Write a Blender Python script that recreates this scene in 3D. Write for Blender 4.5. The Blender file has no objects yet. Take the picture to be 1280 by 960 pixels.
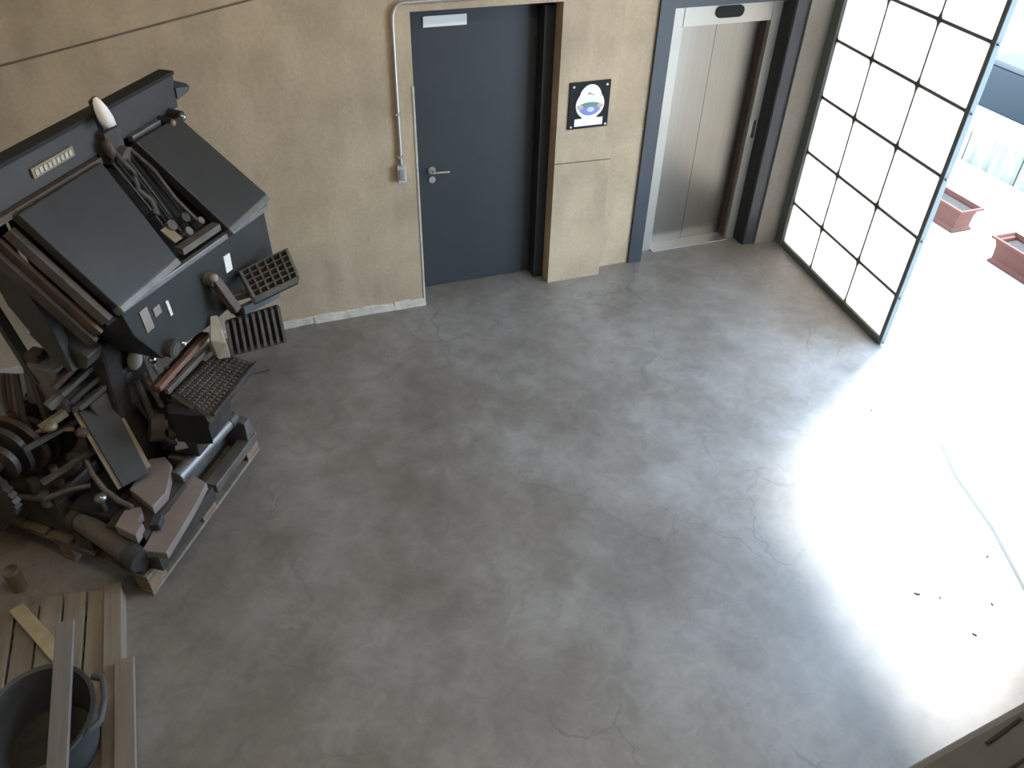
import bpy, bmesh, math, random
from mathutils import Vector, Matrix, Euler
random.seed(7)
S = bpy.context.scene
COL = S.collection
PI = math.pi

# ------------------------------------------------------------------ camera
YAW, PITCH, ROLL = 0.354, 0.680, 0.028
cd = bpy.data.cameras.new('camera'); cam = bpy.data.objects.new('camera', cd); COL.objects.link(cam)
d = Vector((math.sin(YAW)*math.cos(PITCH), math.cos(YAW)*math.cos(PITCH), -math.sin(PITCH)))
r = d.cross(Vector((0, 0, 1))).normalized(); u = r.cross(d)
c_, s_ = math.cos(ROLL), math.sin(ROLL)
r2, u2 = c_*r + s_*u, -s_*r + c_*u
M3 = Matrix((r2, u2, -d)).transposed()
cam.matrix_world = Matrix.Translation((-1.146, -5.284, 3.539)) @ M3.to_4x4()
cd.sensor_width = 36; cd.lens = 36*1000.07/1280; cd.clip_start = 0.02
S.camera = cam

# ------------------------------------------------------------------ world, light, exposure
W = bpy.data.worlds.new('overcast_sky'); S.world = W; W.use_nodes = True
bg = W.node_tree.nodes['Background']; bg.inputs[0].default_value = (0.56, 0.76, 1.0, 1); bg.inputs[1].default_value = 3.9
S.view_settings.view_transform = 'Standard'; S.view_settings.look = 'None'
S.view_settings.gamma = 1; S.view_settings.use_curve_mapping = False
S.view_settings.exposure = 1.85
S.cycles.max_bounces = 10; S.cycles.diffuse_bounces = 7
sl = bpy.data.lights.new('hazy_sun', 'SUN'); sl.energy = 4.2; sl.angle = math.radians(14); sl.color = (1.0, .97, .92)
so = bpy.data.objects.new('hazy_sun', sl); COL.objects.link(so)
EL = math.radians(59); so.rotation_euler = Vector((-.81*math.cos(EL), -.59*math.cos(EL), -math.sin(EL))).to_track_quat('-Z', 'Y').to_euler()
def portal(name, loc, rot, sx, sy):
    l = bpy.data.lights.new(name, 'AREA'); l.shape = 'RECTANGLE'; l.size = sx; l.size_y = sy
    l.cycles.is_portal = True
    o = bpy.data.objects.new(name, l); o.location = loc; o.rotation_euler = rot; COL.objects.link(o); return o

# ------------------------------------------------------------------ materials
def mat(name, col, rough=.6, metal=0., noise=0., scale=8., bump=0., col2=None, stretch=(1,1,1), detail=6, spec=.5):
    m = bpy.data.materials.new(name); m.use_nodes = True
    nt = m.node_tree; b = nt.nodes['Principled BSDF']
    b.inputs['Base Color'].default_value = (*col, 1); b.inputs['Roughness'].default_value = rough
    b.inputs['Metallic'].default_value = metal; b.inputs['Specular IOR Level'].default_value = spec
    if noise or col2 or bump:
        tc = nt.nodes.new('ShaderNodeTexCoord'); mp = nt.nodes.new('ShaderNodeMapping'); mp.inputs['Scale'].default_value = stretch
        nt.links.new(tc.outputs['Object'], mp.inputs[0])
        n = nt.nodes.new('ShaderNodeTexNoise'); n.inputs['Scale'].default_value = scale; n.inputs['Detail'].default_value = detail
        n.inputs['Roughness'].default_value = .65
        nt.links.new(mp.outputs[0], n.inputs[0])
        cr = nt.nodes.new('ShaderNodeValToRGB')
        a = col; c2 = col2 or tuple(max(0, x*(1-noise)) for x in col)
        cr.color_ramp.elements[0].position = .32; cr.color_ramp.elements[1].position = .68
        cr.color_ramp.elements[0].color = (*c2, 1); cr.color_ramp.elements[1].color = (*a, 1)
        nt.links.new(n.outputs[0], cr.inputs[0]); nt.links.new(cr.outputs[0], b.inputs['Base Color'])
        if bump:
            bp = nt.nodes.new('ShaderNodeBump'); bp.inputs['Strength'].default_value = bump; bp.inputs['Distance'].default_value = .01
            nt.links.new(n.outputs[0], bp.inputs['Height']); nt.links.new(bp.outputs[0], b.inputs['Normal'])
    return m

def wall_mat(name, base, dark, light):
    m = mat(name, base, .85, spec=.25); nt = m.node_tree; b = nt.nodes['Principled BSDF']; N = nt.nodes.new; L = nt.links.new
    geo = N('ShaderNodeNewGeometry')
    big = N('ShaderNodeTexNoise'); big.inputs['Scale'].default_value = 1.7; big.inputs['Detail'].default_value = 7; L(geo.outputs['Position'], big.inputs[0])
    mp = N('ShaderNodeMapping'); mp.inputs['Scale'].default_value = (5, 5, 1.6); L(geo.outputs['Position'], mp.inputs[0])
    st = N('ShaderNodeTexNoise'); st.inputs['Scale'].default_value = 1.0; st.inputs['Detail'].default_value = 5; L(mp.outputs[0], st.inputs[0])
    fine = N('ShaderNodeTexNoise'); fine.inputs['Scale'].default_value = 38; fine.inputs['Detail'].default_value = 4; L(geo.outputs['Position'], fine.inputs[0])
    r1 = N('ShaderNodeValToRGB'); r1.color_ramp.elements[0].position = .35; r1.color_ramp.elements[1].position = .7
    r1.color_ramp.elements[0].color = (*dark, 1); r1.color_ramp.elements[1].color = (*base, 1); L(big.outputs[0], r1.inputs[0])
    r2_ = N('ShaderNodeValToRGB'); r2_.color_ramp.elements[0].position = .45; r2_.color_ramp.elements[1].position = .75
    r2_.color_ramp.elements[0].color = (0, 0, 0, 1); r2_.color_ramp.elements[1].color = (.38, .38, .38, 1); L(st.outputs[0], r2_.inputs[0])
    mx = N('ShaderNodeMixRGB'); mx.inputs[2].default_value = (*light, 1); L(r2_.outputs[0], mx.inputs[0]); L(r1.outputs[0], mx.inputs[1])
    mx2 = N('ShaderNodeMixRGB'); mx2.blend_type = 'MULTIPLY'; mx2.inputs[0].default_value = .25
    L(mx.outputs[0], mx2.inputs[1]); L(fine.outputs[0], mx2.inputs[2]); L(mx2.outputs[0], b.inputs['Base Color'])
    bp = N('ShaderNodeBump'); bp.inputs['Strength'].default_value = .15; bp.inputs['Distance'].default_value = .01
    L(fine.outputs[0], bp.inputs['Height']); L(bp.outputs[0], b.inputs['Normal'])
    return m

def floor_mat():
    m = mat('polished_concrete', (.2, .2, .19), .4); nt = m.node_tree; b = nt.nodes['Principled BSDF']; N = nt.nodes.new; L = nt.links.new
    geo = N('ShaderNodeNewGeometry')
    n1 = N('ShaderNodeTexNoise'); n1.inputs['Scale'].default_value = 1.1; n1.inputs['Detail'].default_value = 8; n1.inputs['Roughness'].default_value = .62; L(geo.outputs['Position'], n1.inputs[0])
    r1 = N('ShaderNodeValToRGB'); e = r1.color_ramp.elements
    e[0].position = .33; e[0].color = (.150, .133, .114, 1); e[1].position = .68; e[1].color = (.285, .275, .26, 1)
    k = e.new(.5); k.color = (.212, .197, .178, 1); L(n1.outputs[0], r1.inputs[0])
    n2 = N('ShaderNodeTexNoise'); n2.inputs['Scale'].default_value = 9; n2.inputs['Detail'].default_value = 8; n2.inputs['Roughness'].default_value = .7; n2.inputs['Distortion'].default_value = .8; L(geo.outputs['Position'], n2.inputs[0])
    r2_ = N('ShaderNodeValToRGB'); r2_.color_ramp.elements[0].position = .38; r2_.color_ramp.elements[1].position = .62
    r2_.color_ramp.elements[0].color = (.84, .84, .86, 1); r2_.color_ramp.elements[1].color = (1.06, 1.06, 1.06, 1); L(n2.outputs[0], r2_.inputs[0])
    mu = N('ShaderNodeMixRGB'); mu.blend_type = 'MULTIPLY'; mu.inputs[0].default_value = 1; L(r1.outputs[0], mu.inputs[1]); L(r2_.outputs[0], mu.inputs[2])
    # hairline cracks: edges of warped cells, broken up by a mask
    wn = N('ShaderNodeTexNoise'); wn.inputs['Scale'].default_value = 2.2; wn.inputs['Detail'].default_value = 5; L(geo.outputs['Position'], wn.inputs[0])
    va = N('ShaderNodeVectorMath'); va.operation = 'MULTIPLY_ADD'; va.inputs[1].default_value = (.55, .55, 0); L(wn.outputs['Color'], va.inputs[0]); L(geo.outputs['Position'], va.inputs[2])
    vo = N('ShaderNodeTexVoronoi'); vo.feature = 'DISTANCE_TO_EDGE'; vo.inputs['Scale'].default_value = 1.9; L(va.outputs[0], vo.inputs['Vector'])
    rc = N('ShaderNodeValToRGB'); rc.color_ramp.elements[0].position = .0; rc.color_ramp.elements[1].position = .016
    rc.color_ramp.elements[0].color = (1, 1, 1, 1); rc.color_ramp.elements[1].color = (0, 0, 0, 1); L(vo.outputs[0], rc.inputs[0])
    nm = N('ShaderNodeTexNoise'); nm.inputs['Scale'].default_value = .9; L(geo.outputs['Position'], nm.inputs[0])
    rm = N('ShaderNodeValToRGB'); rm.color_ramp.elements[0].position = .5; rm.color_ramp.elements[1].position = .62; rm.color_ramp.elements[1].color = (.38, .38, .38, 1); L(nm.outputs[0], rm.inputs[0])
    mm = N('ShaderNodeMixRGB'); mm.blend_type = 'MULTIPLY'; mm.inputs[0].default_value = 1; L(rc.outputs[0], mm.inputs[1]); L(rm.outputs[0], mm.inputs[2])
    mk = N('ShaderNodeMixRGB'); mk.inputs[2].default_value = (.06, .06, .065, 1); L(mm.outputs[0], mk.inputs[0]); L(mu.outputs[0], mk.inputs[1])
    L(mk.outputs[0], b.inputs['Base Color'])
    rr = N('ShaderNodeMapRange'); rr.inputs['To Min'].default_value = .30; rr.inputs['To Max'].default_value = .55; L(n2.outputs[0], rr.inputs['Value']); L(rr.outputs[0], b.inputs['Roughness'])
    b.inputs['Specular IOR Level'].default_value = .65
    return m

def wood_mat(name, a, b_, ax=(18, 2, 18)):
    return mat(name, a, .75, col2=b_, scale=1.0, stretch=ax, detail=6, bump=.15)

def pane_mat():
    m = bpy.data.materials.new('frosted_glass'); m.use_nodes = True; nt = m.node_tree
    nt.nodes.remove(nt.nodes['Principled BSDF']); out = nt.nodes['Material Output']
    t = nt.nodes.new('ShaderNodeBsdfTranslucent'); t.inputs[0].default_value = (.52, .46, .405, 1)
    g = nt.nodes.new('ShaderNodeBsdfGlossy'); g.inputs['Roughness'].default_value = .35
    x = nt.nodes.new('ShaderNodeMixShader'); x.inputs[0].default_value = .06
    nt.links.new(t.outputs[0], x.inputs[1]); nt.links.new(g.outputs[0], x.inputs[2]); nt.links.new(x.outputs[0], out.inputs[0])
    return m

M = dict(
 wall=wall_mat('board_marked_concrete', (.61, .48, .325), (.44, .345, .235), (.72, .58, .42)),
 dim=wall_mat('grey_concrete', (.33, .315, .285), (.26, .25, .23), (.38, .365, .34)),
 ledge=wall_mat('ledge_concrete', (.235, .235, .225), (.18, .18, .172), (.28, .28, .268)),
 ceil=wall_mat('ceiling_concrete', (.55, .50, .43), (.46, .42, .36), (.6, .56, .5)),
 floor=floor_mat(),
 terrace=mat('pale_paving', (.46, .45, .43), .8, col2=(.40, .39, .375), scale=3),
 street=mat('pale_street', (.40, .40, .40), .9, col2=(.36, .36, .36), scale=2),
 parapet=mat('weathered_concrete', (.30, .29, .24), .9, col2=(.09, .09, .075), scale=1.2, stretch=(1, 5, .8)),
 mortar=mat('white_mortar', (.62, .58, .50), .9, col2=(.42, .38, .31), scale=14, bump=.4),
 door=mat('anthracite_paint', (.040, .046, .050), .45, noise=.12, scale=3),
 doorframe=mat('dark_frame_paint', (.018, .020, .021), .5),
 bluesteel=mat('blue_grey_paint', (.040, .049, .060), .45, noise=.15, scale=4),
 steel=mat('brushed_steel', (.27, .26, .235), .30, 1.0, col2=(.245, .235, .21), scale=1, stretch=(40, 40, .6)),
 jambsteel=mat('satin_steel', (.44, .42, .37), .4, .5, noise=.1, scale=3),
 chrome=mat('bright_metal', (.75, .75, .73), .2, 1.0),
 zinc=mat('zinc_pipe', (.55, .53, .50), .4, .8),
 greybox=mat('grey_plastic', (.42, .41, .39), .5),
 white=mat('white_plastic', (.86, .84, .80), .5),
 black=mat('black_plastic', (.012, .013, .013), .6, spec=.2),
 gate=mat('gate_paint', (.12, .145, .142), .45, noise=.15, scale=6),
 pane=pane_mat(),
 iron=mat('oily_cast_iron', (.080, .069, .060), .5, .25, col2=(.040, .034, .029), scale=9, bump=.15),
 iron2=mat('worn_cast_iron', (.165, .146, .128), .5, .3, col2=(.090, .078, .068), scale=7, bump=.1),
 sheet=mat('black_enamel_sheet', (.034, .035, .034), .42, .1, col2=(.026, .026, .025), scale=5),
 sheetlip=mat('pale_grey_edge', (.22, .215, .205), .4, .4, noise=.3, scale=10),
 bluegrey=mat('blue_grey_enamel', (.058, .062, .063), .5, .1, noise=.25, scale=6),
 bluelip=mat('grey_blue_edge', (.15, .165, .175), .45, .2, noise=.2),
 palebrown=mat('pale_brown_plate', (.36, .30, .27), .5, noise=.2),
 railgrey=mat('worn_dark_enamel', (.048, .046, .043), .55, .05, col2=(.036, .034, .033), scale=6),
 joint=mat('formwork_joint', (.20, .155, .105), .9, noise=.3),
 brown=mat('rust_brown_iron', (.27, .22, .20), .6, .1, col2=(.21, .17, .155), scale=6),
 rust=mat('rusty_brown', (.11, .075, .058), .6, .2, noise=.4, scale=10),
 copper=mat('orange_brown_wood', (.23, .125, .085), .55, noise=.3, scale=12),
 tan=mat('tan_brass', (.30, .235, .155), .5, .3, noise=.3, scale=10),
 cream=mat('cream_enamel', (.48, .45, .36), .5, noise=.1),
 rod=mat('dull_steel_rod', (.30, .30, .29), .35, .8, noise=.2),
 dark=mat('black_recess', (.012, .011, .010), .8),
 pallet=wood_mat('pallet_wood', (.27, .235, .18), (.18, .15, .115)),
 palletdark=wood_mat('old_dark_pallet_wood', (.17, .135, .10), (.10, .08, .06)),
 block=wood_mat('pallet_block_wood', (.30, .19, .12), (.20, .12, .08)),
 plank=wood_mat('plank_wood', (.25, .215, .165), (.18, .15, .115), (22, 1.5, 22)),
 greyplank=wood_mat('greyed_plank_wood', (.20, .185, .17), (.14, .13, .12), (22, 1.5, 22)),
 yellowwood=wood_mat('yellowish_wood', (.42, .34, .20), (.30, .235, .13), (14, 14, 1.5)),
 tub=mat('grey_rubber', (.075, .08, .082), .6, noise=.2, scale=6),
 tubin=mat('dark_mortar_residue', (.055, .048, .040), .85, noise=.5, scale=9),
 terracotta=mat('terracotta_plastic', (.125, .052, .038), .8, noise=.15, scale=5, spec=.2),
 soil=mat('dry_soil', (.022, .016, .012), .95, noise=.5, scale=20, bump=.5),
 carpaint=mat('silver_car_paint', (.62, .65, .68), .3, .2),
 carglass=mat('dark_car_glass', (.008, .011, .013), .5, spec=.2),
 seam=mat('grey_seam', (.055, .06, .065), .7, noise=.2),
 carroof=mat('dark_car_roof', (.012, .016, .019), .6, spec=.2),
 tyre=mat('tyre_rubber', (.02, .02, .02), .8),
)

# ------------------------------------------------------------------ mesh helpers
def bm_box(bm, x0, x1, y0, y1, z0, z1, bev=0):
    vs = [bm.verts.new(p) for p in ((x0,y0,z0),(x1,y0,z0),(x1,y1,z0),(x0,y1,z0),(x0,y0,z1),(x1,y0,z1),(x1,y1,z1),(x0,y1,z1))]
    fs = [bm.faces.new([vs[i] for i in f]) for f in ((0,3,2,1),(4,5,6,7),(0,1,5,4),(1,2,6,5),(2,3,7,6),(3,0,4,7))]
    if bev:
        es = list({e for f in fs for e in f.edges})
        bmesh.ops.bevel(bm, geom=es, offset=bev, segments=2, affect='EDGES', profile=.5)
def bm_hex(bm, lo, hi, bev=0):            # two loops of n points each
    n = len(lo); a = [bm.verts.new(p) for p in lo]; b = [bm.verts.new(p) for p in hi]
    fs = [bm.faces.new(list(reversed(a))), bm.faces.new(b)]
    for i in range(n): fs.append(bm.faces.new((a[i], a[(i+1) % n], b[(i+1) % n], b[i])))
    if bev: bmesh.ops.bevel(bm, geom=list({e for f in fs for e in f.edges}), offset=bev, segments=2, affect='EDGES', profile=.5)
def bm_cyl(bm, p0, p1, r0, r1=None, n=20, caps=True):
    p0, p1 = Vector(p0), Vector(p1); r1 = r0 if r1 is None else r1
    ax = (p1-p0).normalized(); t = Vector((0,0,1)) if abs(ax.z) < .9 else Vector((1,0,0))
    e1 = ax.cross(t).normalized(); e2 = ax.cross(e1)
    A = [bm.verts.new(p0+(e1*math.cos(2*PI*i/n)+e2*math.sin(2*PI*i/n))*r0) for i in range(n)]
    B = [bm.verts.new(p1+(e1*math.cos(2*PI*i/n)+e2*math.sin(2*PI*i/n))*r1) for i in range(n)]
    for i in range(n): bm.faces.new((A[i], A[(i+1) % n], B[(i+1) % n], B[i]))
    if caps: bm.faces.new(list(reversed(A))); bm.faces.new(B)
def bm_tube(bm, pts, rad, n=10):
    pts = [Vector(p) for p in pts]; rings = []
    prev = None
    for i, p in enumerate(pts):
        t = (pts[min(i+1, len(pts)-1)] - pts[max(i-1, 0)]).normalized()
        if prev is None:
            q = Vector((0,0,1)) if abs(t.z) < .9 else Vector((1,0,0)); e1 = t.cross(q).normalized()
        else: e1 = (prev - t*prev.dot(t)).normalized()
        prev = e1; e2 = t.cross(e1)
        rr = rad[i] if isinstance(rad, (list, tuple)) else rad
        rings.append([bm.verts.new(p+(e1*math.cos(2*PI*k/n)+e2*math.sin(2*PI*k/n))*rr) for k in range(n)])
    for a, b in zip(rings, rings[1:]):
        for k in range(n): bm.faces.new((a[k], a[(k+1) % n], b[(k+1) % n], b[k]))
    bm.faces.new(list(reversed(rings[0]))); bm.faces.new(rings[-1])
def bm_ball(bm, c, r, sc=(1,1,1), rot=None):
    mt = Matrix.Translation(c) @ (rot.to_matrix().to_4x4() if rot else Matrix()) @ Matrix.Diagonal((*sc, 1))
    bmesh.ops.create_uvsphere(bm, u_segments=18, v_segments=10, radius=r, matrix=mt)
def bm_bar(bm, p0, p1, w, h, up=(0,0,1), bev=0):     # rectangular bar between two points
    p0, p1 = Vector(p0), Vector(p1); ax = (p1-p0).normalized(); up = Vector(up)
    s = ax.cross(up).normalized(); t = s.cross(ax)
    q = [(-1,-1),(1,-1),(1,1),(-1,1)]
    bm_hex(bm, [p0+s*(w/2*i)+t*(h/2*j) for i, j in q], [p1+s*(w/2*i)+t*(h/2*j) for i, j in q], bev)
def bm_slab(bm, corners, th, bev=0):     # plate: four corners of its top face, thickness downward along the normal
    c = [Vector(p) for p in corners]; n = (c[1]-c[0]).cross(c[2]-c[0]).normalized()
    bm_hex(bm, [p-n*th for p in c], c, bev)
def obj(name, bm, m, parent=None, smooth=False):
    bmesh.ops.recalc_face_normals(bm, faces=bm.faces[:])
    me = bpy.data.meshes.new(name); bm.to_mesh(me); bm.free()
    me.materials.append(M[m] if isinstance(m, str) else m)
    if smooth:
        for p in me.polygons: p.use_smooth = True
        me.set_sharp_from_angle(angle=math.radians(40))
    o = bpy.data.objects.new(name, me); COL.objects.link(o)
    if parent: o.parent = parent
    return o
def new(): return bmesh.new()
def box(name, ext, m, parent=None, bev=0):
    bm = new(); bm_box(bm, *ext, bev=bev); return obj(name, bm, m, parent)
def cyl(name, p0, p1, r, m, parent=None, r1=None, n=20):
    bm = new(); bm_cyl(bm, p0, p1, r, r1, n); return obj(name, bm, m, parent, True)
def tube(name, pts, rad, m, parent=None):
    bm = new(); bm_tube(bm, pts, rad); return obj(name, bm, m, parent, True)
def ball(name, c, r, m, parent=None, sc=(1,1,1), rot=None):
    bm = new(); bm_ball(bm, c, r, sc, rot); return obj(name, bm, m, parent, True)
def bar(name, p0, p1, w, h, m, parent=None, up=(0,0,1), bev=0):
    bm = new(); bm_bar(bm, p0, p1, w, h, up, bev); return obj(name, bm, m, parent)
def slab(name, corners, th, m, parent=None, bev=0):
    bm = new(); bm_slab(bm, corners, th, bev); return obj(name, bm, m, parent)
def thing(name, label, cat, loc=(0,0,0), rz=0, group=None):
    o = bpy.data.objects.new(name, None); COL.objects.link(o); o.empty_display_size = .1
    o.location = loc; o.rotation_euler = (0, 0, rz); return tag(o, label, cat, group)
def tag(o, label, cat, group=None):
    o['label'] = label; o['category'] = cat
    if group: o['group'] = group
    return o
def struct(o, label=None, cat=None):
    o['kind'] = 'structure'
    if label: o['label'] = label
    if cat: o['category'] = cat
    return o

# ================================================================== the setting
ZC = 4.2                 # ceiling
XR = 3.34                # inner face of the right wall line
bm = new()
bm_hex(bm, [(-3.6,-5.9,-.3),(2.83,-5.9,-.3),(3.40,.8,-.3),(-3.6,.8,-.3)], [(-3.6,-5.9,0),(2.83,-5.9,0),(3.40,.8,0),(-3.6,.8,0)])
struct(obj('floor', bm, 'floor'), 'polished grey concrete floor with hairline cracks and stains', 'floor')
bm = new()
bm_hex(bm, [(2.83,-9,-.3),(6.6,-9,-.3),(6.6,6,-.3),(3.40,6,-.3),(3.40,.8,-.3),(2.83,-5.9,-.3)],
           [(2.83,-9,-.004),(6.6,-9,-.004),(6.6,6,-.004),(3.40,6,-.004),(3.40,.8,-.004),(2.83,-5.9,-.004)])
struct(obj('ground_terrace', bm, 'terrace'), 'pale sunlit paving outside the glazed gate', 'ground')
struct(box('ground_street', (6.7, 60, -40, 40, -1.2, -.86), 'street'), 'pale street beyond the low parapet', 'ground')

# back wall: left field, pillar, lintel, recessed strip beside the lift, strip beside the gate
bm = new()
bm_box(bm, -3.6, .050, 0, .5, 0, ZC)
bm_box(bm, 1.099, 1.561, 0, .5, 0, ZC)
bm_box(bm, .050, 1.099, 0, .5, 2.18, ZC)
bm_box(bm, 1.561, 1.885, .115, .5, 0, ZC)
bm_box(bm, 1.885, 3.14, .115, .5, 2.22, ZC)
bm_box(bm, .0, 3.42, .5, .6, 0, ZC)
wall_back = struct(obj('wall_back', bm, 'wall'), 'tan board-marked concrete wall around the doors', 'wall')
struct(box('wall_corner', (3.14, 3.42, .06, .5, 0, ZC), 'dim'), 'narrow grey concrete strip between the lift and the gate', 'wall')
# formwork joint across the left field of the wall, and a shallower one lower down
bar('formwork_joint', (-3.4, -.001, 1.838), (.05, -.001, 2.483), .012, .004, 'joint', wall_back, up=(0,1,0))
bar('formwork_joint', (1.099, -.001, 1.04), (1.561, -.001, 1.03), .008, .004, 'joint', wall_back, up=(0,1,0))
# light mortar bead where the wall meets the floor
bm = new(); n = 26
for k in range(n):
    x0 = -3.2 + 3.25*k/n; x1 = -3.2+3.25*(k+1)/n
    h0, h1 = (.035+.02*random.random() for _ in range(2)); w0 = .018+.012*random.random()
    bm_hex(bm, [(x0,-w0,0),(x1,-w0,0),(x1,.0,0),(x0,.0,0)], [(x0,-w0*.5,h0),(x1,-w0*.5,h1),(x1,.0,h1+.012),(x0,.0,h0+.012)])
struct(obj('baseboard_back', bm, 'mortar'), 'rough whitish mortar bead along the wall foot', 'baseboard')
bar('corner_bead', (.045, -.003, .0), (.045, -.003, 1.72), .014, .006, 'mortar', wall_back, up=(0,1,0))

struct(box('wall_left', (-3.7, -3.55, -5.9, .5, 0, ZC), 'wall'), 'concrete wall on the side of the machine', 'wall')
struct(box('ceiling', (-3.7, 3.6, -6.4, .6, ZC, ZC+.25), 'ceil'), 'concrete ceiling', 'ceiling')
# right wall above the opening; unseen jamb beyond it added to cut the sun
bm = new()
bm_hex(bm, [(3.22,.5,3.1),(3.47,.5,3.1),(2.93,-6,3.1),(2.68,-6,3.1)], [(3.22,.5,ZC),(3.47,.5,ZC),(2.93,-6,ZC),(2.68,-6,ZC)])
bm_hex(bm, [(2.80,-3.55,0),(3.12,-3.55,0),(2.93,-6,0),(2.68,-6,0)], [(2.80,-3.55,3.1),(3.12,-3.55,3.1),(2.93,-6,3.1),(2.68,-6,3.1)])
struct(obj('wall_right', bm, 'ceil'), 'concrete lintel above the gate opening, with an added sun-blocking jamb', 'wall')
# wall behind the camera with a ledge below it
struct(box('wall_front', (-3.7, 3.2, -6.1, -5.62, 0, ZC), 'dim'), 'concrete wall carrying the camera', 'wall')
bm = new(); ca, sa = math.cos(.10), math.sin(.10)
def lg(a, b): return (-.75+a*ca-b*sa, -5.105+a*sa+b*ca)
bm_hex(bm, [(*lg(-2.4,-.62),0),(*lg(3.75,-1.1),0),(*lg(3.75,0),0),(*lg(-2.4,0),0)], [(*lg(-2.4,-.62),2.9),(*lg(3.75,-1.1),2.9),(*lg(3.75,0),2.9),(*lg(-2.4,0),2.9)], .006)
led = struct(obj('wall_ledge', bm, 'ledge'), 'dark grey concrete ledge projecting below the camera', 'ledge')

# two unseen warm lamps added under the ceiling to brighten the lobby
def add_fill_lamp(x, y, label):
    L_ = thing('fill_lamp', label, 'lamp', (x, y, ZC-.07))
    box('housing', (-.75, .75, -.07, .07, .02, .07), 'white', L_, .004)
    M.setdefault('diffuser', None)
    if M['diffuser'] is None:
        m = bpy.data.materials.new('fill_diffuser'); m.use_nodes = True; b = m.node_tree.nodes['Principled BSDF']
        b.inputs['Emission Color'].default_value = (1, .87, .70, 1); b.inputs['Emission Strength'].default_value = FILL; M['diffuser'] = m
    box('diffuser', (-.72, .72, -.055, .055, -.012, .02), 'diffuser', L_, .004)
FILL = 14
add_fill_lamp(-1.3, -3.1, 'added warm fill lamp above the machine side of the lobby')
add_fill_lamp(1.2, -3.1, 'added warm fill lamp above the lift side of the lobby')

bar('ledge_scar', (-.655,-5.109,2.9), (-.609,-5.101,2.9), .0022, .002, 'iron', led)
bar('ledge_line', (-.72,-5.140,2.9), (-.50,-5.112,2.9), .0015, .002, 'iron', led)

# ------------------------------------------------------------------ grey door
bm = new()
bm_box(bm, .055, 1.094, .245, .30, 2.135, 2.18); bm_box(bm, .055, .10, .245, .30, 0, 2.135); bm_box(bm, 1.015, 1.094, .118, .30, 0, 2.135)
bm_box(bm, .05, 1.099, .118, .24, 2.155, 2.18)
df = struct(obj('door_1', bm, 'doorframe'), 'anthracite steel door in a dark frame set into the concrete', 'door')
dl = box('door_leaf', (.102, 1.013, .235, .285, .006, 2.132), 'door', df, .004)
hs = cyl('handle_rosette', (.205,.235,1.01), (.205,.222,1.01), .028, 'zinc', dl)
bm = new(); bm_cyl(bm, (.205,.222,1.01), (.205,.17,1.01), .010); bm_tube(bm, [(.205,.175,1.01),(.23,.172,1.01),(.28,.172,1.008),(.325,.176,1.004)], .011)
obj('door_handle', bm, 'chrome', dl, True)
cyl('key_escutcheon', (.205,.235,.935), (.205,.224,.935), .026, 'zinc', dl)
for z in (.35, 1.1, 1.85): cyl('hinge', (1.006,.23,z-.05), (1.006,.23,z+.05), .010, 'doorframe', df)
sg = box('door_sign', (.188, .492, .226, .2345, 2.018, 2.088), 'white', None, .002)
tag(sg, 'small blank white sign plate at the top of the grey door', 'sign')

# ------------------------------------------------------------------ lift
E = thing('elevator', 'brushed steel lift entrance with two sliding panels and a dark frame', 'elevator', (0,0,0)); E['kind'] = 'structure'
E.name = 'door_2'
bm = new(); bm_box(bm, 1.885, 2.005, .09, .49, 0, 2.22); obj('frame_post', bm, 'bluesteel', E)
box('frame_post', (3.030, 3.14, .078, .49, 0, 2.22), 'bluesteel', E)
box('frame_reveal', (3.022, 3.030, .085, .27, .0, 2.2), 'doorframe', E)
box('frame_head', (2.005, 3.03, .09, .49, 2.06, 2.22), 'bluesteel', E)
box('steel_jamb', (2.005, 2.175, .245, .48, 0, 2.06), 'jambsteel', E)
box('steel_jamb', (2.940, 3.022, .235, .48, 0, 2.06), 'jambsteel', E)
hd = box('steel_header', (2.175, 2.940, .240, .48, 1.885, 2.06), 'jambsteel', E)
bm = new(); pts = []
for cx, a0 in ((2.635, -PI/2), (2.475, PI/2)):
    for k in range(13): pts.append((cx+.042*math.cos(a0+PI*k/12), 1.972+.042*math.sin(a0+PI*k/12)))
bm_hex(bm, [(x,.240,z) for x, z in pts], [(x,.228,z) for x, z in pts]); obj('floor_display', bm, 'black', hd)
box('sliding_panel', (2.175, 2.524, .335, .365, .012, 1.885), 'steel', E)
box('sliding_panel', (2.527, 2.935, .347, .375, .012, 1.885), 'steel', E)
box('panel_edge', (2.524, 2.532, .340, .346, .012, 1.885), 'doorframe', E)
box('door_reveal', (2.925, 2.940, .262, .345, .0, 1.885), 'rust', E)
box('sill', (2.175, 2.940, .205, .36, 0, .012), 'zinc', E)
box('call_button', (2.962, 3.0, .225, .236, .95, 1.10), 'chrome', E, .003)
box('back_panel', (1.9, 3.12, .485, .495, 0, 2.2), 'doorframe', E)

# ------------------------------------------------------------------ glazed gate
GX, GY, GA = 3.375, -.013, -.107
G = thing('glazed_gate', 'dark metal gate with a grid of white frosted panes', 'gate', (GX, GY, 0), math.atan2(-math.cos(GA), math.sin(GA)))
GW = 1.574; cols = [0, .325*GW, .670*GW, GW]; rows = [.02, .43, .895, 1.351, 1.785, 2.195, 2.62, 3.02]
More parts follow.
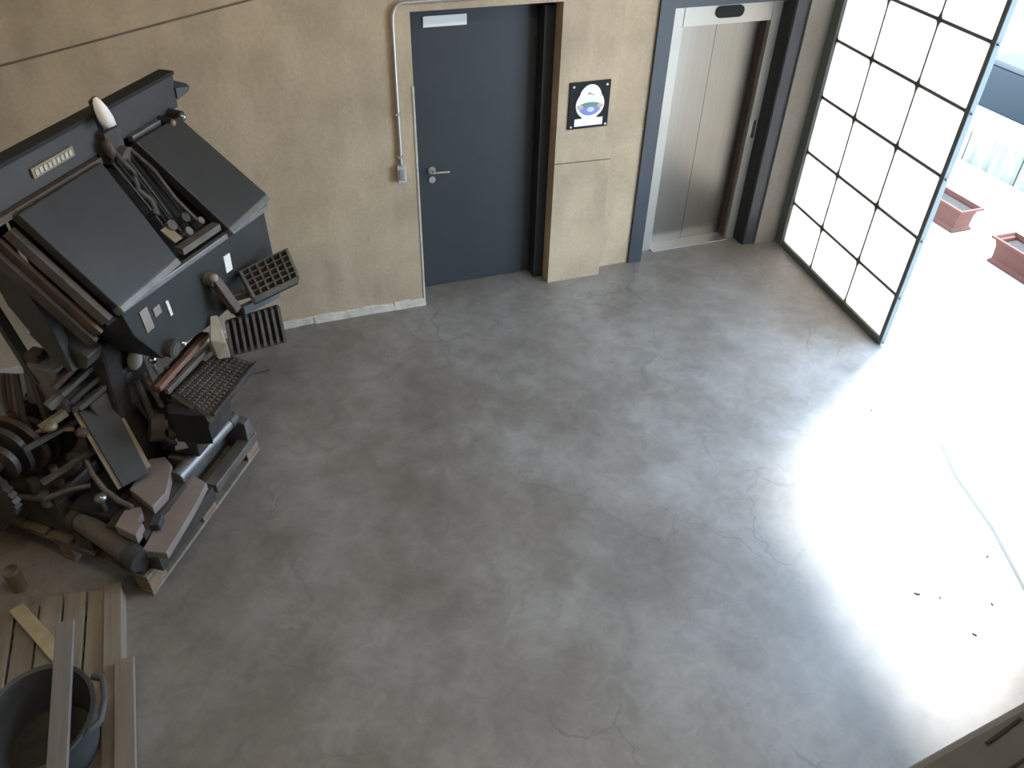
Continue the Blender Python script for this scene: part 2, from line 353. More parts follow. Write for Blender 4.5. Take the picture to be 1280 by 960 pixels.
# local x runs along the gate from the wall to the free post
box('hinge_post', (-.075, .035, -.03, .03, 0, 3.06), 'gate', G, .004)
box('free_post', (GW-.018, GW+.022, -.022, .022, 0.01, 3.06), 'gate', G, .004)
for k, x in enumerate(cols[1:3]): box('mullion', (x-.005, x+.005, -.008, .008, .05, 3.02), 'gate', G)
for k, z in enumerate(rows):
    h = .022 if k in (0, 7) else .009
    box('rail', (.035, GW-.018, -(.022 if k == 0 else .010), .022 if k == 0 else .010, 0 if k == 0 else z-h, .056 if k == 0 else z+h), 'gate', G)
def star(s_, th):
    bm = new(); q = .22*s_; pts = [(s_,0),(q,q),(0,s_),(-q,q),(-s_,0),(-q,-q),(0,-s_),(q,-q)]
    bm_hex(bm, [(x,-th,z) for x, z in pts], [(x,th,z) for x, z in pts]); return bm
first = None
for i in (0, 1, 2, 3):
    for z in rows:
        if first is None: first = o = obj('clamp_plate', star(.062, .010), 'gate', G)
        else: o = first.copy(); COL.objects.link(o); o.parent = G
        o.location = (cols[i] + (.03 if i == 0 else -.012 if i == 3 else 0), 0, z + (.02 if z < .1 else 0))
for i in range(3):
    for j in range(7):
        x0 = cols[i] + (.035 if i == 0 else .004); x1 = cols[i+1] - (.018 if i == 2 else .004)
        z0 = rows[j] + (.036 if j == 0 else .008); z1 = rows[j+1] - (.024 if j == 6 else .008)
        box('pane', (x0, x1, -.004, .004, z0, z1), 'pane', G)

# ------------------------------------------------------------------ things on the wall
C = thing('wall_conduit', 'thin grey conduit pipe bending over the door corner down to a box', 'conduit', (0,0,0))
pts = [(-.075,-.018,1.19), (-.072,-.018,1.75), (-.068,-.018,2.13)]
for k in range(1, 9):
    a = PI - PI/2*k/8; pts.append((.012+.08*math.cos(a), -.018, 2.15+.09*math.sin(a)))
pts.append((.25, -.018, 2.243)); pts.append((.9, -.018, 2.245))
tube('pipe', pts, .013, 'zinc', C)
for p in ((-.073,1.55),(-.075,1.25)):
    box('pipe_clip', (p[0]-.02, p[0]+.02, -.034, 0, p[1]-.008, p[1]+.008), 'zinc', C)
sb = box('switch_box', (-.108, -.045, -.045, 0, 1.065, 1.19), 'greybox', C, .006)
box('switch_rocker', (-.096, -.057, -.052, -.045, 1.09, 1.165), 'zinc', sb, .003)

P = thing('wall_plaque', 'square black plaque with a round white emblem on the concrete pillar', 'sign', (0,0,0))
PX0, PX1, PZ0, PZ1 = 1.180, 1.500, 1.300, 1.640
bd = box('board', (PX0, PX1, -.012, 0, PZ0, PZ1), 'black', P, .002)
def disc(name, cx, cz, rx, rz, y0, y1, m, a0=0, a1=2*PI, n=28, parent=P):
    bm = new(); pts = [(cx+rx*math.cos(a0+(a1-a0)*k/n), cz+rz*math.sin(a0+(a1-a0)*k/n)) for k in range(n+(0 if abs(a1-a0) > 6 else 1))]
    bm_hex(bm, [(x, y0, z) for x, z in pts], [(x, y1, z) for x, z in pts]); return obj(name, bm, m, parent)
M['em_white'] = mat('emblem_white', (.92, .90, .86), .4); M['em_green'] = mat('emblem_green', (.10, .26, .18), .4); M['em_blue'] = mat('emblem_blue', (.20, .24, .55), .4)
M['em_pale'] = mat('emblem_pale_blue', (.55, .62, .80), .4); M['em_tan'] = mat('emblem_tan', (.62, .45, .26), .4)
ccx, ccz = 1.345, 1.475
em = disc('emblem_ring', ccx, ccz, .112, .105, -.016, -.012, 'em_white')
disc('emblem_dome', ccx, ccz+.045, .088, .100, -.0155, -.012, 'em_white')
disc('emblem_hills', ccx, ccz-.012, .088, .030, -.019, -.016, 'em_green', 0, PI, 20, em)
disc('emblem_water', ccx, ccz-.012, .088, .066, -.019, -.016, 'em_blue', PI, 2*PI, 20, em)
disc('emblem_glint', ccx+.005, ccz-.035, .028, .018, -.0205, -.019, 'em_pale', parent=em)
disc('emblem_edge', ccx-.078, ccz-.012, .022, .016, -.0205, -.019, 'em_tan', parent=em)
disc('emblem_edge', ccx+.078, ccz-.012, .022, .016, -.0205, -.019, 'em_tan', parent=em)
bm = new(); bm_bar(bm, (ccx-.02,-.0175,ccz+.085), (ccx+.03,-.0175,ccz+.068), .008, .003, up=(0,1,0)); bm_bar(bm, (ccx-.02,-.0175,ccz+.072), (ccx+.0,-.0175,ccz+.088), .007, .003, up=(0,1,0))
obj('emblem_mark', bm, 'em_tan', em)
box('emblem_neck', (ccx-.06, ccx+.06, -.0155, -.012, PZ0+.07, PZ0+.11), 'em_white', P)
box('text_strip', (ccx-.115, ccx+.110, -.016, -.012, PZ0+.020, PZ0+.075), 'em_white', P, .001)
for x, z in ((PX0+.03, PZ1-.03), (PX1-.03, PZ1-.03), (PX0+.025, PZ0+.02), (PX1-.02, PZ0+.02)):
    cyl('fixing_screw', (x,-.012,z), (x,-.018,z), .008, 'zinc', P, n=12)

# ================================================================== typesetting machine
F = thing('typesetting_machine', 'old black cast-iron typesetting machine with two sloping magazines and keyboard', 'machine', (-1.997, -2.274, 0), math.atan2(.835, .55))
# --- base castings
bm = new(); bm_box(bm, .30, 1.02, .10, .60, .152, .21, .01); bm_box(bm, .42, .92, .25, .95, .152, .26, .01); obj('base_casting', bm, 'iron', F)
# pinkish brown floor plates of the foot
bm = new(); top = [(.33,.25),(.56,.28),(.60,.21),(.545,.13),(.36,.05),(.25,.06)]
bm_hex(bm, [(x,y,.34) for x, y in top], [(x,y,.40) for x, y in top], .006); obj('foot_plate', bm, 'brown', F)
bm = new(); top = [(.05,.02),(.17,.03),(.22,.06),(.33,.03),(.52,.10),(.60,.075),(.56,-.045),(.46,-.06),(.36,-.075),(.07,-.11)]
bm_hex(bm, [(x,y,.25) for x, y in top], [(x,y,.30) for x, y in top], .005); obj('foot_plate', bm, 'brown', F)
bm = new(); top = [(.10,.18),(.22,.20),(.25,.13),(.20,.09),(.16,.10),(.15,.05),(.07,.04)]
bm_hex(bm, [(x,y,.32) for x, y in top], [(x,y,.385) for x, y in top], .005); obj('foot_plate', bm, 'brown', F)
bm = new(); bm_bar(bm, (.18,.02,.33), (.25,.04,.33), .055, .05, bev=.008); obj('plate_latch', bm, 'bluegrey', F)
bm = new(); bm_box(bm, .06, .58, -.06, .16, .152, .25); bm_box(bm, .12, .5, .04, .26, .25, .34); obj('foot_casting', bm, 'iron', F)
# --- tilted blue grey shield with tan edges
slab('shield', [(.43,.49,.80),(.57,.40,.78),(.44,.20,.43),(.31,.27,.43)], .025, 'bluegrey', F, .004)
bar('shield_edge', (.575,.40,.785), (.455,.20,.455), .022, .03, 'tan', F)
bar('shield_edge', (.425,.50,.80), (.30,.275,.43), .022, .03, 'tan', F)
bar('shield_edge', (.42,.51,.83), (.585,.40,.80), .035, .035, 'iron2', F)
# dark cavity and lever beside it
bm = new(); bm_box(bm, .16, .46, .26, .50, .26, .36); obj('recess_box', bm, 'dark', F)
tube('curved_lever', [(.34,.46,.55),(.30,.41,.49),(.26,.33,.44),(.235,.24,.41),(.225,.16,.40)], [.014,.015,.016,.016,.014], 'iron2', F)
ball('lever_knob', (.20,.31,.45), .032, 'rod', F, (1,1,.8)); cyl('lever_stem', (.20,.31,.30), (.20,.31,.45), .012, 'iron2', F)
# motor barrel along the near edge of the pallet
cyl('motor_barrel', (.16,.47,.29), (.03,.05,.26), .056, 'iron2', F)
cyl('barrel_collar', (.045,.095,.262), (.018,.01,.258), .060, 'bluegrey', F)
cyl('barrel_collar', (.165,.49,.29), (.15,.44,.29), .063, 'iron', F)
box('barrel_saddle', (.01,.13,.02,.10,.152,.22), 'iron', F); box('barrel_saddle', (.08,.2,.36,.45,.152,.245), 'iron', F)
# --- bars in front of the foot, towards the free end
cyl('front_roller', (.50,.085,.36), (1.0,.055,.35), .042, 'sheetlip', F)
bm = new(); bm_box(bm, .62, 1.08, -.05, .03, .152, .215, .006); obj('front_beam', bm, 'iron2', F)
bm = new(); bm_box(bm, .60, 1.06, .10, .20, .21, .40, .01); obj('front_beam', bm, 'iron2', F)
bm = new(); bm_hex(bm, [(.99,-.05,.152),(1.10,-.04,.152),(1.10,.22,.152),(.99,.22,.152)], [(1.02,-.03,.33),(1.08,-.03,.33),(1.08,.2,.38),(1.02,.2,.38)], .006); obj('end_foot', bm, 'iron2', F)
cyl('roller_hub', (.98,.06,.352), (1.04,.055,.35), .05, 'iron', F)
bm = new(); bm_hex(bm, [(.60,.13,.46),(.64,.07,.46),(.70,.10,.46),(.67,.16,.46)], [(.62,.13,.53),(.64,.095,.53),(.68,.11,.53),(.665,.145,.53)], .004); obj('grease_cup', bm, 'chrome', F)
# --- stand and keyboard
bm = new(); bm_hex(bm, [(.64,.02,.40),(1.0,.02,.40),(1.0,.26,.40),(.64,.26,.40)], [(.66,.0,.74),(1.02,-.02,.74),(1.04,.2,.78),(.68,.22,.78)], .01); obj('keyboard_stand', bm, 'iron', F)
kp = [(.605,-.145,.775),(1.055,-.15,.785),(1.03,.04,.84),(.66,.065,.845)]
slab('keyboard_bed', [(.575,-.165,.765),(1.075,-.17,.775),(1.045,.05,.838),(.635,.075,.845)], .05, 'iron', F, .004)
bm = new(); nc, nr = 17, 7
for i in range(nc):
    for j in range(nr):
        uu, vv = (i+.5)/nc, (j+.5)/nr
        p = (Vector(kp[0])*(1-uu)+Vector(kp[1])*uu)*(1-vv) + (Vector(kp[3])*(1-uu)+Vector(kp[2])*uu)*vv
        bm_box(bm, p.x-.0085, p.x+.0085, p.y-.0085, p.y+.0085, p.z-.004, p.z+.006)
ks = obj('key_bank', bm, 'iron2', F); ks['kind'] = 'stuff'
bar('key_rail', (.62,-.163,.775), (1.07,-.168,.785), .012, .02, 'iron', F)
bar('assembler_rail', (.585,.095,.92), (1.05,.085,.945), .035, .03, 'copper', F, bev=.004)
bar('assembler_rail', (.61,.07,.885), (1.04,.05,.90), .026, .03, 'iron2', F, bev=.003)
bar('assembler_plate', (.60,.14,.885), (1.12,.155,.89), .06, .02, 'iron', F)
bm = new(); tp = [(.655,-.01),(.64,.06),(.60,.09),(.545,.04),(.56,-.08),(.58,-.15)]
bm_hex(bm, [(x,y,.60) for x, y in tp], [(x,y,.80) for x, y in tp], .006); obj('keyboard_shade_cheek', bm, 'dark', F)  # cheek coloured black to carry the shadow at the keyboard's left edge
bm = new()
lo = [(.955,-.02,.86),(.99,-.075,.86),(1.04,.0,.88),(1.0,.06,.88)]; hi = [(.96,.005,.98),(.99,-.068,.955),(1.05,-.012,1.09),(1.03,.02,1.09)]
bm_hex(bm, lo, hi, .004); obj('cream_cover', bm, 'cream', F)
# --- face cabinet below the magazines
def fb(a, off=0): return .155-.130*a+off
poly = [(.50,1.46),(1.615,1.46),(1.64,1.10),(1.25,1.04),(1.0,1.03),(.67,1.05),(.54,1.28)]
def fz(a, z): return fb(a) + (1.46-z)*.03
bm = new(); bm_hex(bm, [(a,fz(a,z),z) for a, z in poly], [(a,fz(a,z)+.26,z) for a, z in poly], .006); face = obj('face_cabinet', bm, 'sheet', F)
bm = new(); bm_bar(bm, (.50,fb(.5)-.008,1.455), (1.63,fb(1.63)-.008,1.455), .03, .03, bev=.004); obj('face_rim', bm, 'sheetlip', F)
def plate_on_face(name, a, z, w, h, m, tilt=0, out=.006):
    bm = new(); ct, st = math.cos(tilt), math.sin(tilt)
    pts = [(x*ct-y*st, x*st+y*ct) for x, y in ((-w/2,-h/2),(w/2,-h/2),(w/2,h/2),(-w/2,h/2))]
    bm_hex(bm, [(a+p, fz(a+p,z+q)+.002, z+q) for p, q in pts], [(a+p, fz(a+p,z+q)-out, z+q) for p, q in pts]); return obj(name, bm, m, F)
plate_on_face('paper_tag', 1.25, 1.295, .05, .10, 'white')
plate_on_face('name_plate', .635, 1.315, .05, .13, 'palebrown', .1)
plate_on_face('name_plate', .71, 1.322, .045, .05, 'palebrown', .1)
plate_on_face('paper_tag', .785, 1.29, .016, .09, 'white', .1)
cyl('face_dial', (.73,.10,1.085), (.73,.04,1.08), .05, 'iron', F); cyl('dial_glass', (.73,.042,1.08), (.73,.036,1.079), .036, 'iron2', F)
ball('dial_button', (.80,.045,1.062), .018, 'chrome', F)
# arm to the side trays
cyl('arm_pivot', (1.08,.06,1.30), (1.08,-.03,1.29), .035, 'iron2', F); ball('pivot_knob', (1.065,-.035,1.315), .022, 'palebrown', F)
bar('tray_arm', (1.085,-.02,1.29), (1.10,-.10,1.10), .055, .045, 'rust', F, up=(0,1,0), bev=.006)
bar('tray_arm', (1.11,-.04,1.16), (1.26,-.13,1.13), .04, .04, 'iron', F, bev=.005)
# upper tray: grid of cells
c0, c1, c2, c3 = [Vector(p) for p in ((1.165,-.175,1.125),(1.425,-.305,1.125),(1.61,-.15,1.175),(1.315,-.02,1.175))]
def bil(s, t): return (c0*(1-s)+c1*s)*(1-t) + (c3*(1-s)+c2*s)*t
slab('sort_tray', [c0, c1, c2, c3], .018, 'dark', F)
up = (c1-c0).cross(c3-c0).normalized()
def strip(bm, p, q, th=.008, h=.045):
    s = (q-p).normalized().cross(up)*th/2
    bm_hex(bm, [p-s, q-s, q+s, p+s], [p-s+up*h, q-s+up*h, q+s+up*h, p+s+up*h])
for i in range(7):
    bm = new(); strip(bm, bil(i/6,0), bil(i/6,1), .010 if 0 < i < 6 else .016); obj('tray_divider', bm, 'sheetlip' if i in (0, 6) else 'iron2', F)
for j in range(6):
    bm = new(); strip(bm, bil(0,j/5), bil(1,j/5), .009, .04); obj('tray_divider', bm, 'iron2', F)
bar('tray_lip', (1.15,-.105,1.075), (1.36,-.205,1.075), .03, .05, 'bluelip', F)
# lower tray: ribbed front
d0, d1, d2, d3 = [Vector(p) for p in ((1.035,-.054,.85),(1.225,-.275,.85),(1.275,-.24,1.05),(1.06,-.048,1.05))]
slab('ribbed_tray', [d0, d1, d2, d3], .02, 'dark', F)
upd = (d1-d0).cross(d3-d0).normalized()
for i in range(9):
    s = i/8; p, q = d0*(1-s)+d1*s, d3*(1-s)+d2*s; w = (d1-d0).normalized()*.008
    bm = new(); bm_hex(bm, [p-w, p+w, q+w, q-w], [p-w+upd*.03, p+w+upd*.03, q+w+upd*.03, q-w+upd*.03]); obj('tray_rib', bm, 'iron2', F)
bar('tray_bracket', (1.17,-.12,1.0), (1.20,.02,1.07), .05, .04, 'iron', F)
bar('tray_rim', d0-upd*.01, d1-upd*.01, .018, .03, 'rust', F)
# --- magazines
def magazine(tl, tr, br, bl):
    m = slab('magazine', [bl, br, tr, tl], .055, 'sheet', F, .006)
    a, b_ = Vector(bl), Vector(br); n = (Vector(br)-a).cross(Vector(tl)-a).normalized(); dn = (a-Vector(tl)).normalized()
    bar('magazine_lip', a+dn*.016-n*.028, b_+dn*.016-n*.028, .058, .04, 'sheetlip', m, up=dn, bev=.008)  # lip in a paler grey than the magazine
    return m
magazine((.405,.335,1.95), (.955,.335,1.95), (.93,.045,1.50), (.465,.05,1.50))
magazine((1.20,.32,1.955), (1.555,.305,1.955), (1.685,-.05,1.505), (1.265,-.05,1.50))
# side runners of the first magazine and left side frame
bar('magazine_runner', (.385,.40,1.87), (.43,.10,1.44), .035, .05, 'iron2', F)
bar('magazine_runner', (.345,.44,1.84), (.40,.14,1.38), .022, .04, 'rust', F)
bar('magazine_runner', (.31,.47,1.82), (.38,.17,1.34), .03, .05, 'iron', F)
bm = new(); sp = [(.46,2.02),(.57,2.02),(.62,1.75),(.58,1.45),(.45,1.15),(.36,1.10),(.38,1.35),(.46,1.62)]
bm_hex(bm, [(.40,b_+.02,z) for b_, z in sp], [(.46,b_+.02,z) for b_, z in sp], .006); obj('side_frame', bm, 'bluegrey', F)
bm = new(); sp = [(.52,1.34),(.60,1.26),(.50,1.12),(.34,1.10),(.30,1.18)]
bm_hex(bm, [(.44,b_,z) for b_, z in sp], [(.55,b_,z) for b_, z in sp], .008); obj('side_bracket', bm, 'iron2', F)
# back frame behind the magazines
bm = new(); bm_hex(bm, [(.55,.42,1.0),(1.52,.36,1.0),(1.52,.42,1.0),(.55,.48,1.0)], [(.50,.46,1.93),(1.60,.42,1.93),(1.60,.48,1.93),(.50,.52,1.93)]); obj('back_frame', bm, 'dark', F)
slab('magazine_bed', [(.44,.12,1.40),(1.60,.02,1.40),(1.56,.36,1.88),(.42,.40,1.88)], .03, 'dark', F)
# workings seen between the magazines
random.seed(21)
for k in range(6):
    s = 1.0+.03*k
    p0 = Vector((s, .315-.01*random.random(), 1.925)); p1 = Vector((s+.012+.02*random.random(), .085+.02*random.random(), 1.50+.02*random.random()))
    tube('channel_wire', [p0, p0.lerp(p1,.5)+Vector((0,0,.01)), p1], .006, 'dark' if k % 3 else 'iron', F)
tube('drive_belt', [(1.06,.36,2.0),(1.05,.33,1.95),(1.075,.28,1.85),(1.035,.25,1.78),(1.06,.21,1.72),(1.03,.17,1.66)], [.022,.02,.018,.018,.02,.016], 'iron', F)
tube('drive_belt', [(1.13,.31,1.95),(1.15,.22,1.84),(1.14,.13,1.7),(1.17,.06,1.58)], .012, 'iron', F)
for k, (a, b_, z) in enumerate(((1.03,.12,1.60),(1.12,.10,1.60),(1.08,.07,1.55),(1.18,.06,1.56),(1.00,.17,1.68))):
    cyl('escapement', (a,b_+.03,z-.02), (a,b_-.02,z+.02), .028-.003*k, ('iron2','iron','rod','iron2','iron')[k], F, n=14)
bar('escapement_bar', (.965,.05,1.515), (1.25,.01,1.515), .05, .035, 'iron2', F)
slab('small_shelf', [(.965,.06,1.56),(1.02,.055,1.56),(1.02,.12,1.62),(.965,.125,1.62)], .01, 'tan', F)
# --- distributor beam on top
bm = new(); bm_hex(bm, [(.22,.385,1.96),(1.66,.37,1.96),(1.66,.44,1.96),(.22,.455,1.96)], [(.20,.385,2.125),(1.68,.37,2.125),(1.68,.44,2.125),(.20,.455,2.125)], .006); beam = obj('distributor_beam', bm, 'railgrey', F)
bar('beam_cap', (.19,.425,2.132), (1.69,.412,2.132), .085, .018, 'dark', F)
bm = new(); bm_box(bm, .585, .85, .370, .379, 2.02, 2.065); obj('name_plate', bm, 'tan', F)
bm = new()
for k in range(9): bm_box(bm, .60+.027*k, .617+.027*k, .366, .371, 2.030, 2.055)
obj('plate_lettering', bm, 'cream', F)['kind'] = 'stuff'
bar('beam_rail', (.24,.375,1.945), (.98,.365,1.945), .03, .03, 'rust', F)
bar('beam_rail', (1.22,.36,1.955), (1.45,.355,1.955), .03, .03, 'rod', F)
for a, rr, m in ((1.575,.030,'rod'), (1.485,.024,'tan')):
    cyl('beam_roller', (a,.40,1.955), (a,.30,1.945), rr, 'dark', F); ball('roller_boss', (a,.298,1.945), rr*.75, m, F)
bm = new(); bm_hex(bm, [(1.66,.36,2.0),(1.72,.33,2.03),(1.72,.35,2.05),(1.66,.44,2.06)], [(1.66,.36,2.06),(1.735,.325,2.05),(1.735,.345,2.065),(1.66,.44,2.11)]); obj('beam_prong', bm, 'bluegrey', F)
bm = new(); bm_box(bm, 1.02, 1.14, .33, .40, 1.90, 2.06, .01); obj('shifter_mast', bm, 'iron', F)
ball('mast_cap', (1.02,.33,1.985), .038, 'rust', F, (.7,.8,1.3)); cyl('mast_pulley', (1.10,.36,1.93), (1.10,.30,1.92), .045, 'iron2', F)
# white lamp reflector on the beam
bm = new()
prof = [(.008,.0),(.020,.02),(.030,.055),(.034,.10),(.030,.135)]
ax = Vector((.02,-.25,-.95)).normalized(); o0 = Vector((1.03,.33,2.225)); e1 = ax.cross(Vector((1,0,0))).normalized(); e2 = ax.cross(e1)
rings = [[bm.verts.new(o0+ax*h+(e1*math.cos(2*PI*k/20)+e2*math.sin(2*PI*k/20))*rr) for k in range(20)] for rr, h in prof]
for A, B in zip(rings, rings[1:]):
    for k in range(20): bm.faces.new((A[k], A[(k+1) % 20], B[(k+1) % 20], B[k]))
bm.faces.new(rings[0]); lampo = obj('lamp_shade', bm, 'white', F, True); lampo.modifiers.new('thickness', 'SOLIDIFY').thickness = .004
ball('lamp_bulb', o0+ax*.10, .020, 'cream', F); tube('lamp_arm', [(1.06,.36,2.06),(1.04,.37,2.2),o0], .009, 'iron', F)
# --- casting side (left): column, pot, mould wheel, cams and levers
bm = new(); bm_hex(bm, [(.50,.32,.26),(.82,.30,.26),(.82,.62,.26),(.50,.64,.26)], [(.56,.34,1.15),(.80,.32,1.15),(.80,.56,1.15),(.56,.58,1.15)], .02); obj('main_column', bm, 'iron', F)
for k in range(4):
    o_ = .042*k
    bar('vice_bar', (.40-o_*.2,.44+o_*.6,.86+o_*1.1), (.72-o_*.3,.31+o_*.75,.955+o_*1.25), .03, .028, ('iron2','iron','iron2','rust')[k], F, bev=.003)
bm = new(); bm_hex(bm, [(.47,.40,.70),(.66,.30,.70),(.70,.36,.70),(.50,.47,.70)], [(.45,.42,.84),(.68,.31,.92),(.71,.36,.94),(.48,.48,.86)], .008); obj('vice_jaw', bm, 'iron2', F)
cyl('bore', (.585,.395,.80), (.57,.335,.80), .034, 'dark', F)
ball('signal_globe', (.70,.285,.985), .042, 'cream', F, (.9,.9,1.5), Euler((.25,.2,0))); ball('oil_ball', (.765,.235,.945), .022, 'chrome', F)
bar('globe_bracket', (.72,.26,1.04), (.80,.22,.98), .05, .03, 'sheetlip', F)
for k, (p0, p1, rr, m) in enumerate((((.74,.22,.93),(.69,.12,.80),.012,'rod'), ((.70,.26,.90),(.64,.15,.74),.016,'iron2'), ((.66,.28,.88),(.60,.20,.68),.018,'iron'), ((.78,.18,.9),(.73,.08,.74),.014,'iron2'))):
    cyl('push_rod', p0, p1, rr, m, F)
cyl('delivery_wheel', (.60,.24,.62), (.64,.19,.60), .085, 'rust', F); cyl('wheel_hub', (.635,.20,.605), (.655,.17,.60), .03, 'tan', F)
cyl('delivery_wheel', (.66,.20,.52), (.70,.15,.50), .06, 'iron2', F); cyl('wheel_hub', (.69,.165,.505), (.71,.14,.50), .022, 'rod', F)
tube('feed_hose', [(.62,.30,.76),(.60,.20,.64),(.58,.15,.56),(.62,.13,.50),(.70,.12,.48)], .014, 'dark', F)
# left box of the pot with cover and a light lever
bm = new(); bm_hex(bm, [(.40,.52,.80),(.60,.46,.80),(.62,.72,.80),(.42,.78,.80)], [(.43,.53,1.06),(.60,.48,1.08),(.62,.68,1.08),(.45,.74,1.05)], .015); pot = obj('metal_pot', bm, 'sheetlip', F)
cyl('pot_opening', (.56,.55,1.07), (.565,.545,1.092), .045, 'dark', F)
bm = new(); bm_box(bm, .46, .54, .64, .72, 1.05, 1.10, .008); obj('pot_lid', bm, 'rust', F)
bar('ejector_lever', (.33,.55,.90), (.58,.46,.98), .04, .045, 'sheetlip', F, bev=.006)
bar('ejector_lever', (.27,.58,.80), (.40,.53,.82), .03, .04, 'tan', F)
ball('lever_grip', (.30,.55,.80), .035, 'tan', F, (1,1,.7)); ball('lever_grip', (.37,.45,.72), .03, 'rust', F)
# upright bar and levers at the very left
bar('upright_bar', (.44,.66,.95), (.58,.93,1.34), .035, .05, 'bluegrey', F, up=(1,0,0))
bar('upright_bar', (.36,.62,.72), (.46,.70,1.0), .03, .04, 'iron', F, up=(1,0,0))
for k in range(5):
    b0 = .70+.06*k
    tube('cam_lever', [(.30+.03*k,b0,.55),(.34+.03*k,b0+.04,.80),(.42+.025*k,b0+.06,1.0-.03*k)], [.018,.016,.012], ('iron','iron2','rust')[k % 3], F)
# cams on a shaft parallel to the front
cyl('cam_shaft', (.10,.80,.62), (.66,.80,.62), .035, 'rod', F)
random.seed(5)
for k, (a, rr, ex, m) in enumerate(((.14,.11,.02,'iron'),(.21,.15,.05,'iron'),(.285,.17,.03,'rust'),(.36,.16,.06,'iron'),(.44,.19,.02,'iron'),(.52,.17,.05,'iron2'))):
    bm = new(); n = 32
    pr = [(rr*(1+ex*3*math.sin(t*1.0+k)+ex*math.sin(3*t+k*2)), t) for t in (2*PI*i/n for i in range(n))]
    bm_hex(bm, [(a,.80+q*math.cos(t),.62+q*math.sin(t)) for q, t in pr], [(a+.032,.80+q*math.cos(t),.62+q*math.sin(t)) for q, t in pr]); obj('cam', bm, m, F)
# toothed drive wheel
bm = new(); n = 28; lo, hi = [], []
for i in range(n*2):
    t = PI*i/n; q = .20 if i % 2 else .183
    lo.append((.055,.90+q*math.cos(t),.46+q*math.sin(t))); hi.append((.095,.90+q*math.cos(t),.46+q*math.sin(t)))
bm_hex(bm, lo, hi); obj('drive_gear', bm, 'iron', F); cyl('gear_hub', (.04,.90,.46), (.12,.90,.46), .05, 'iron2', F)
bm = new(); bm_hex(bm, [(.14,.55,.152),(.50,.50,.152),(.50,1.08,.152),(.20,1.10,.152)], [(.18,.58,.40),(.48,.54,.42),(.48,1.0,.40),(.24,1.02,.36)], .02); obj('rear_casting', bm, 'iron', F)
bm = new(); bm_hex(bm, [(.22,.92,.30),(.44,.90,.30),(.46,1.08,.30),(.26,1.10,.30)], [(.24,.93,.40),(.42,.91,.42),(.44,1.05,.40),(.27,1.06,.38)], .01); obj('rear_cover', bm, 'iron2', F)
bar('cross_rod', (.20,.66,.70), (.52,.50,.72), .022, .022, 'rod', F)
bar('cross_rod', (.16,.60,.52), (.44,.46,.55), .03, .02, 'iron2', F)
for k, (a, b_, z, rr, m) in enumerate(((.26,.62,.44,.03,'rust'),(.33,.70,.43,.022,'tan'),(.22,.74,.43,.026,'rod'),(.40,.62,.46,.035,'iron2'),(.30,.86,.43,.02,'rust'),(.17,.64,.40,.028,'iron2'))):
    cyl('bolt_head', (a,b_,z-.06), (a,b_,z+.02), rr, m, F, n=12)
tube('return_pipe', [(.14,.98,.30),(.16,.80,.36),(.16,.62,.40),(.24,.52,.42),(.30,.46,.40)], .016, 'iron2', F)
tube('oil_pipe', [(.30,1.04,.44),(.28,.86,.60),(.33,.66,.72),(.40,.52,.70)], .011, 'tan', F)

# ------------------------------------------------------------------ pallet below the machine
PL = thing('wooden_pallet', 'worn wooden pallet carrying the old typesetting machine', 'pallet', (-1.997, -2.274, 0), math.atan2(.835, .55))
SK = .16
def pbox(name, a0, a1, b0, b1, z0, z1, m):
    bm = new(); q = [(a0+SK*b0, b0), (a1+SK*b0, b0), (a1+SK*b1, b1), (a0+SK*b1, b1)]
    bm_hex(bm, [(x,y,z0) for x, y in q], [(x,y,z1) for x, y in q], .003); return obj(name, bm, m, PL)
LA, LB = 1.15, 1.16
for b0 in (0, .53, LB-.10): pbox('bottom_board', 0, LA, b0, b0+.10, 0, .022, 'pallet')
for a0 in (0, .50, LA-.14):
    for b0 in (.004, .53, LB-.104): pbox('block', a0+.004, a0+.136, b0, b0+.10, .022, .108, 'block')
for a0 in (0, .50, LA-.14): pbox('stringer_board', a0, a0+.14, 0, LB, .108, .128, 'palletdark')
for k in range(7):
    b0 = (LB-.115)*k/6; pbox('deck_board', 0, LA, b0, b0+.115, .128, .150, 'pallet' if k in (0,) else 'palletdark')
# thin metal rod lying on the floor by the tray
tag(tube('floor_rod', [(-1.348,-.515,.012),(-1.22,-.51,.012)], .010, 'rod'), 'short thin metal rod lying on the floor near the ribbed tray', 'rod')

# ------------------------------------------------------------------ timber pile at the bottom left corner
T = thing('slatted_platform', 'low platform of pale boards lying side by side on the floor', 'platform', (-2.18, -2.22, 0))
xs = [-.01, -.125, -.235, -.345, -.455, -.565, -.675]
for k in range(len(xs)-1):
    x1, x0 = xs[k]-.006, xs[k+1]+.006
    dz = .004*((k*37) % 5 - 2)/2
    box('board', (x0-.02*(k == 9), x1, -1.55, .02+.015*((k*7) % 3), .045, .068+dz), 'pallet' if k < 3 else 'yellowwood' if k > 4 else 'plank', T, .002)
for y in (-.02, -.62, -1.3): box('batten', (-.67, -.01, y-.09, y, 0, .045), 'palletdark', T)
bm = new(); bm_bar(bm, (-2.178,-2.20,.045), (-2.135,-3.75,.045), .085, .09, bev=.004)
tag(obj('timber_beam', bm, 'plank'), 'long square timber beam lying along the edge of the boards', 'beam')
bm = new(); bm_bar(bm, (-2.105,-2.70,.105), (-2.075,-3.75,.105), .085, .028, bev=.003)
tag(obj('thin_batten', bm, 'plank'), 'rough light batten resting on top of the timber beam', 'plank')
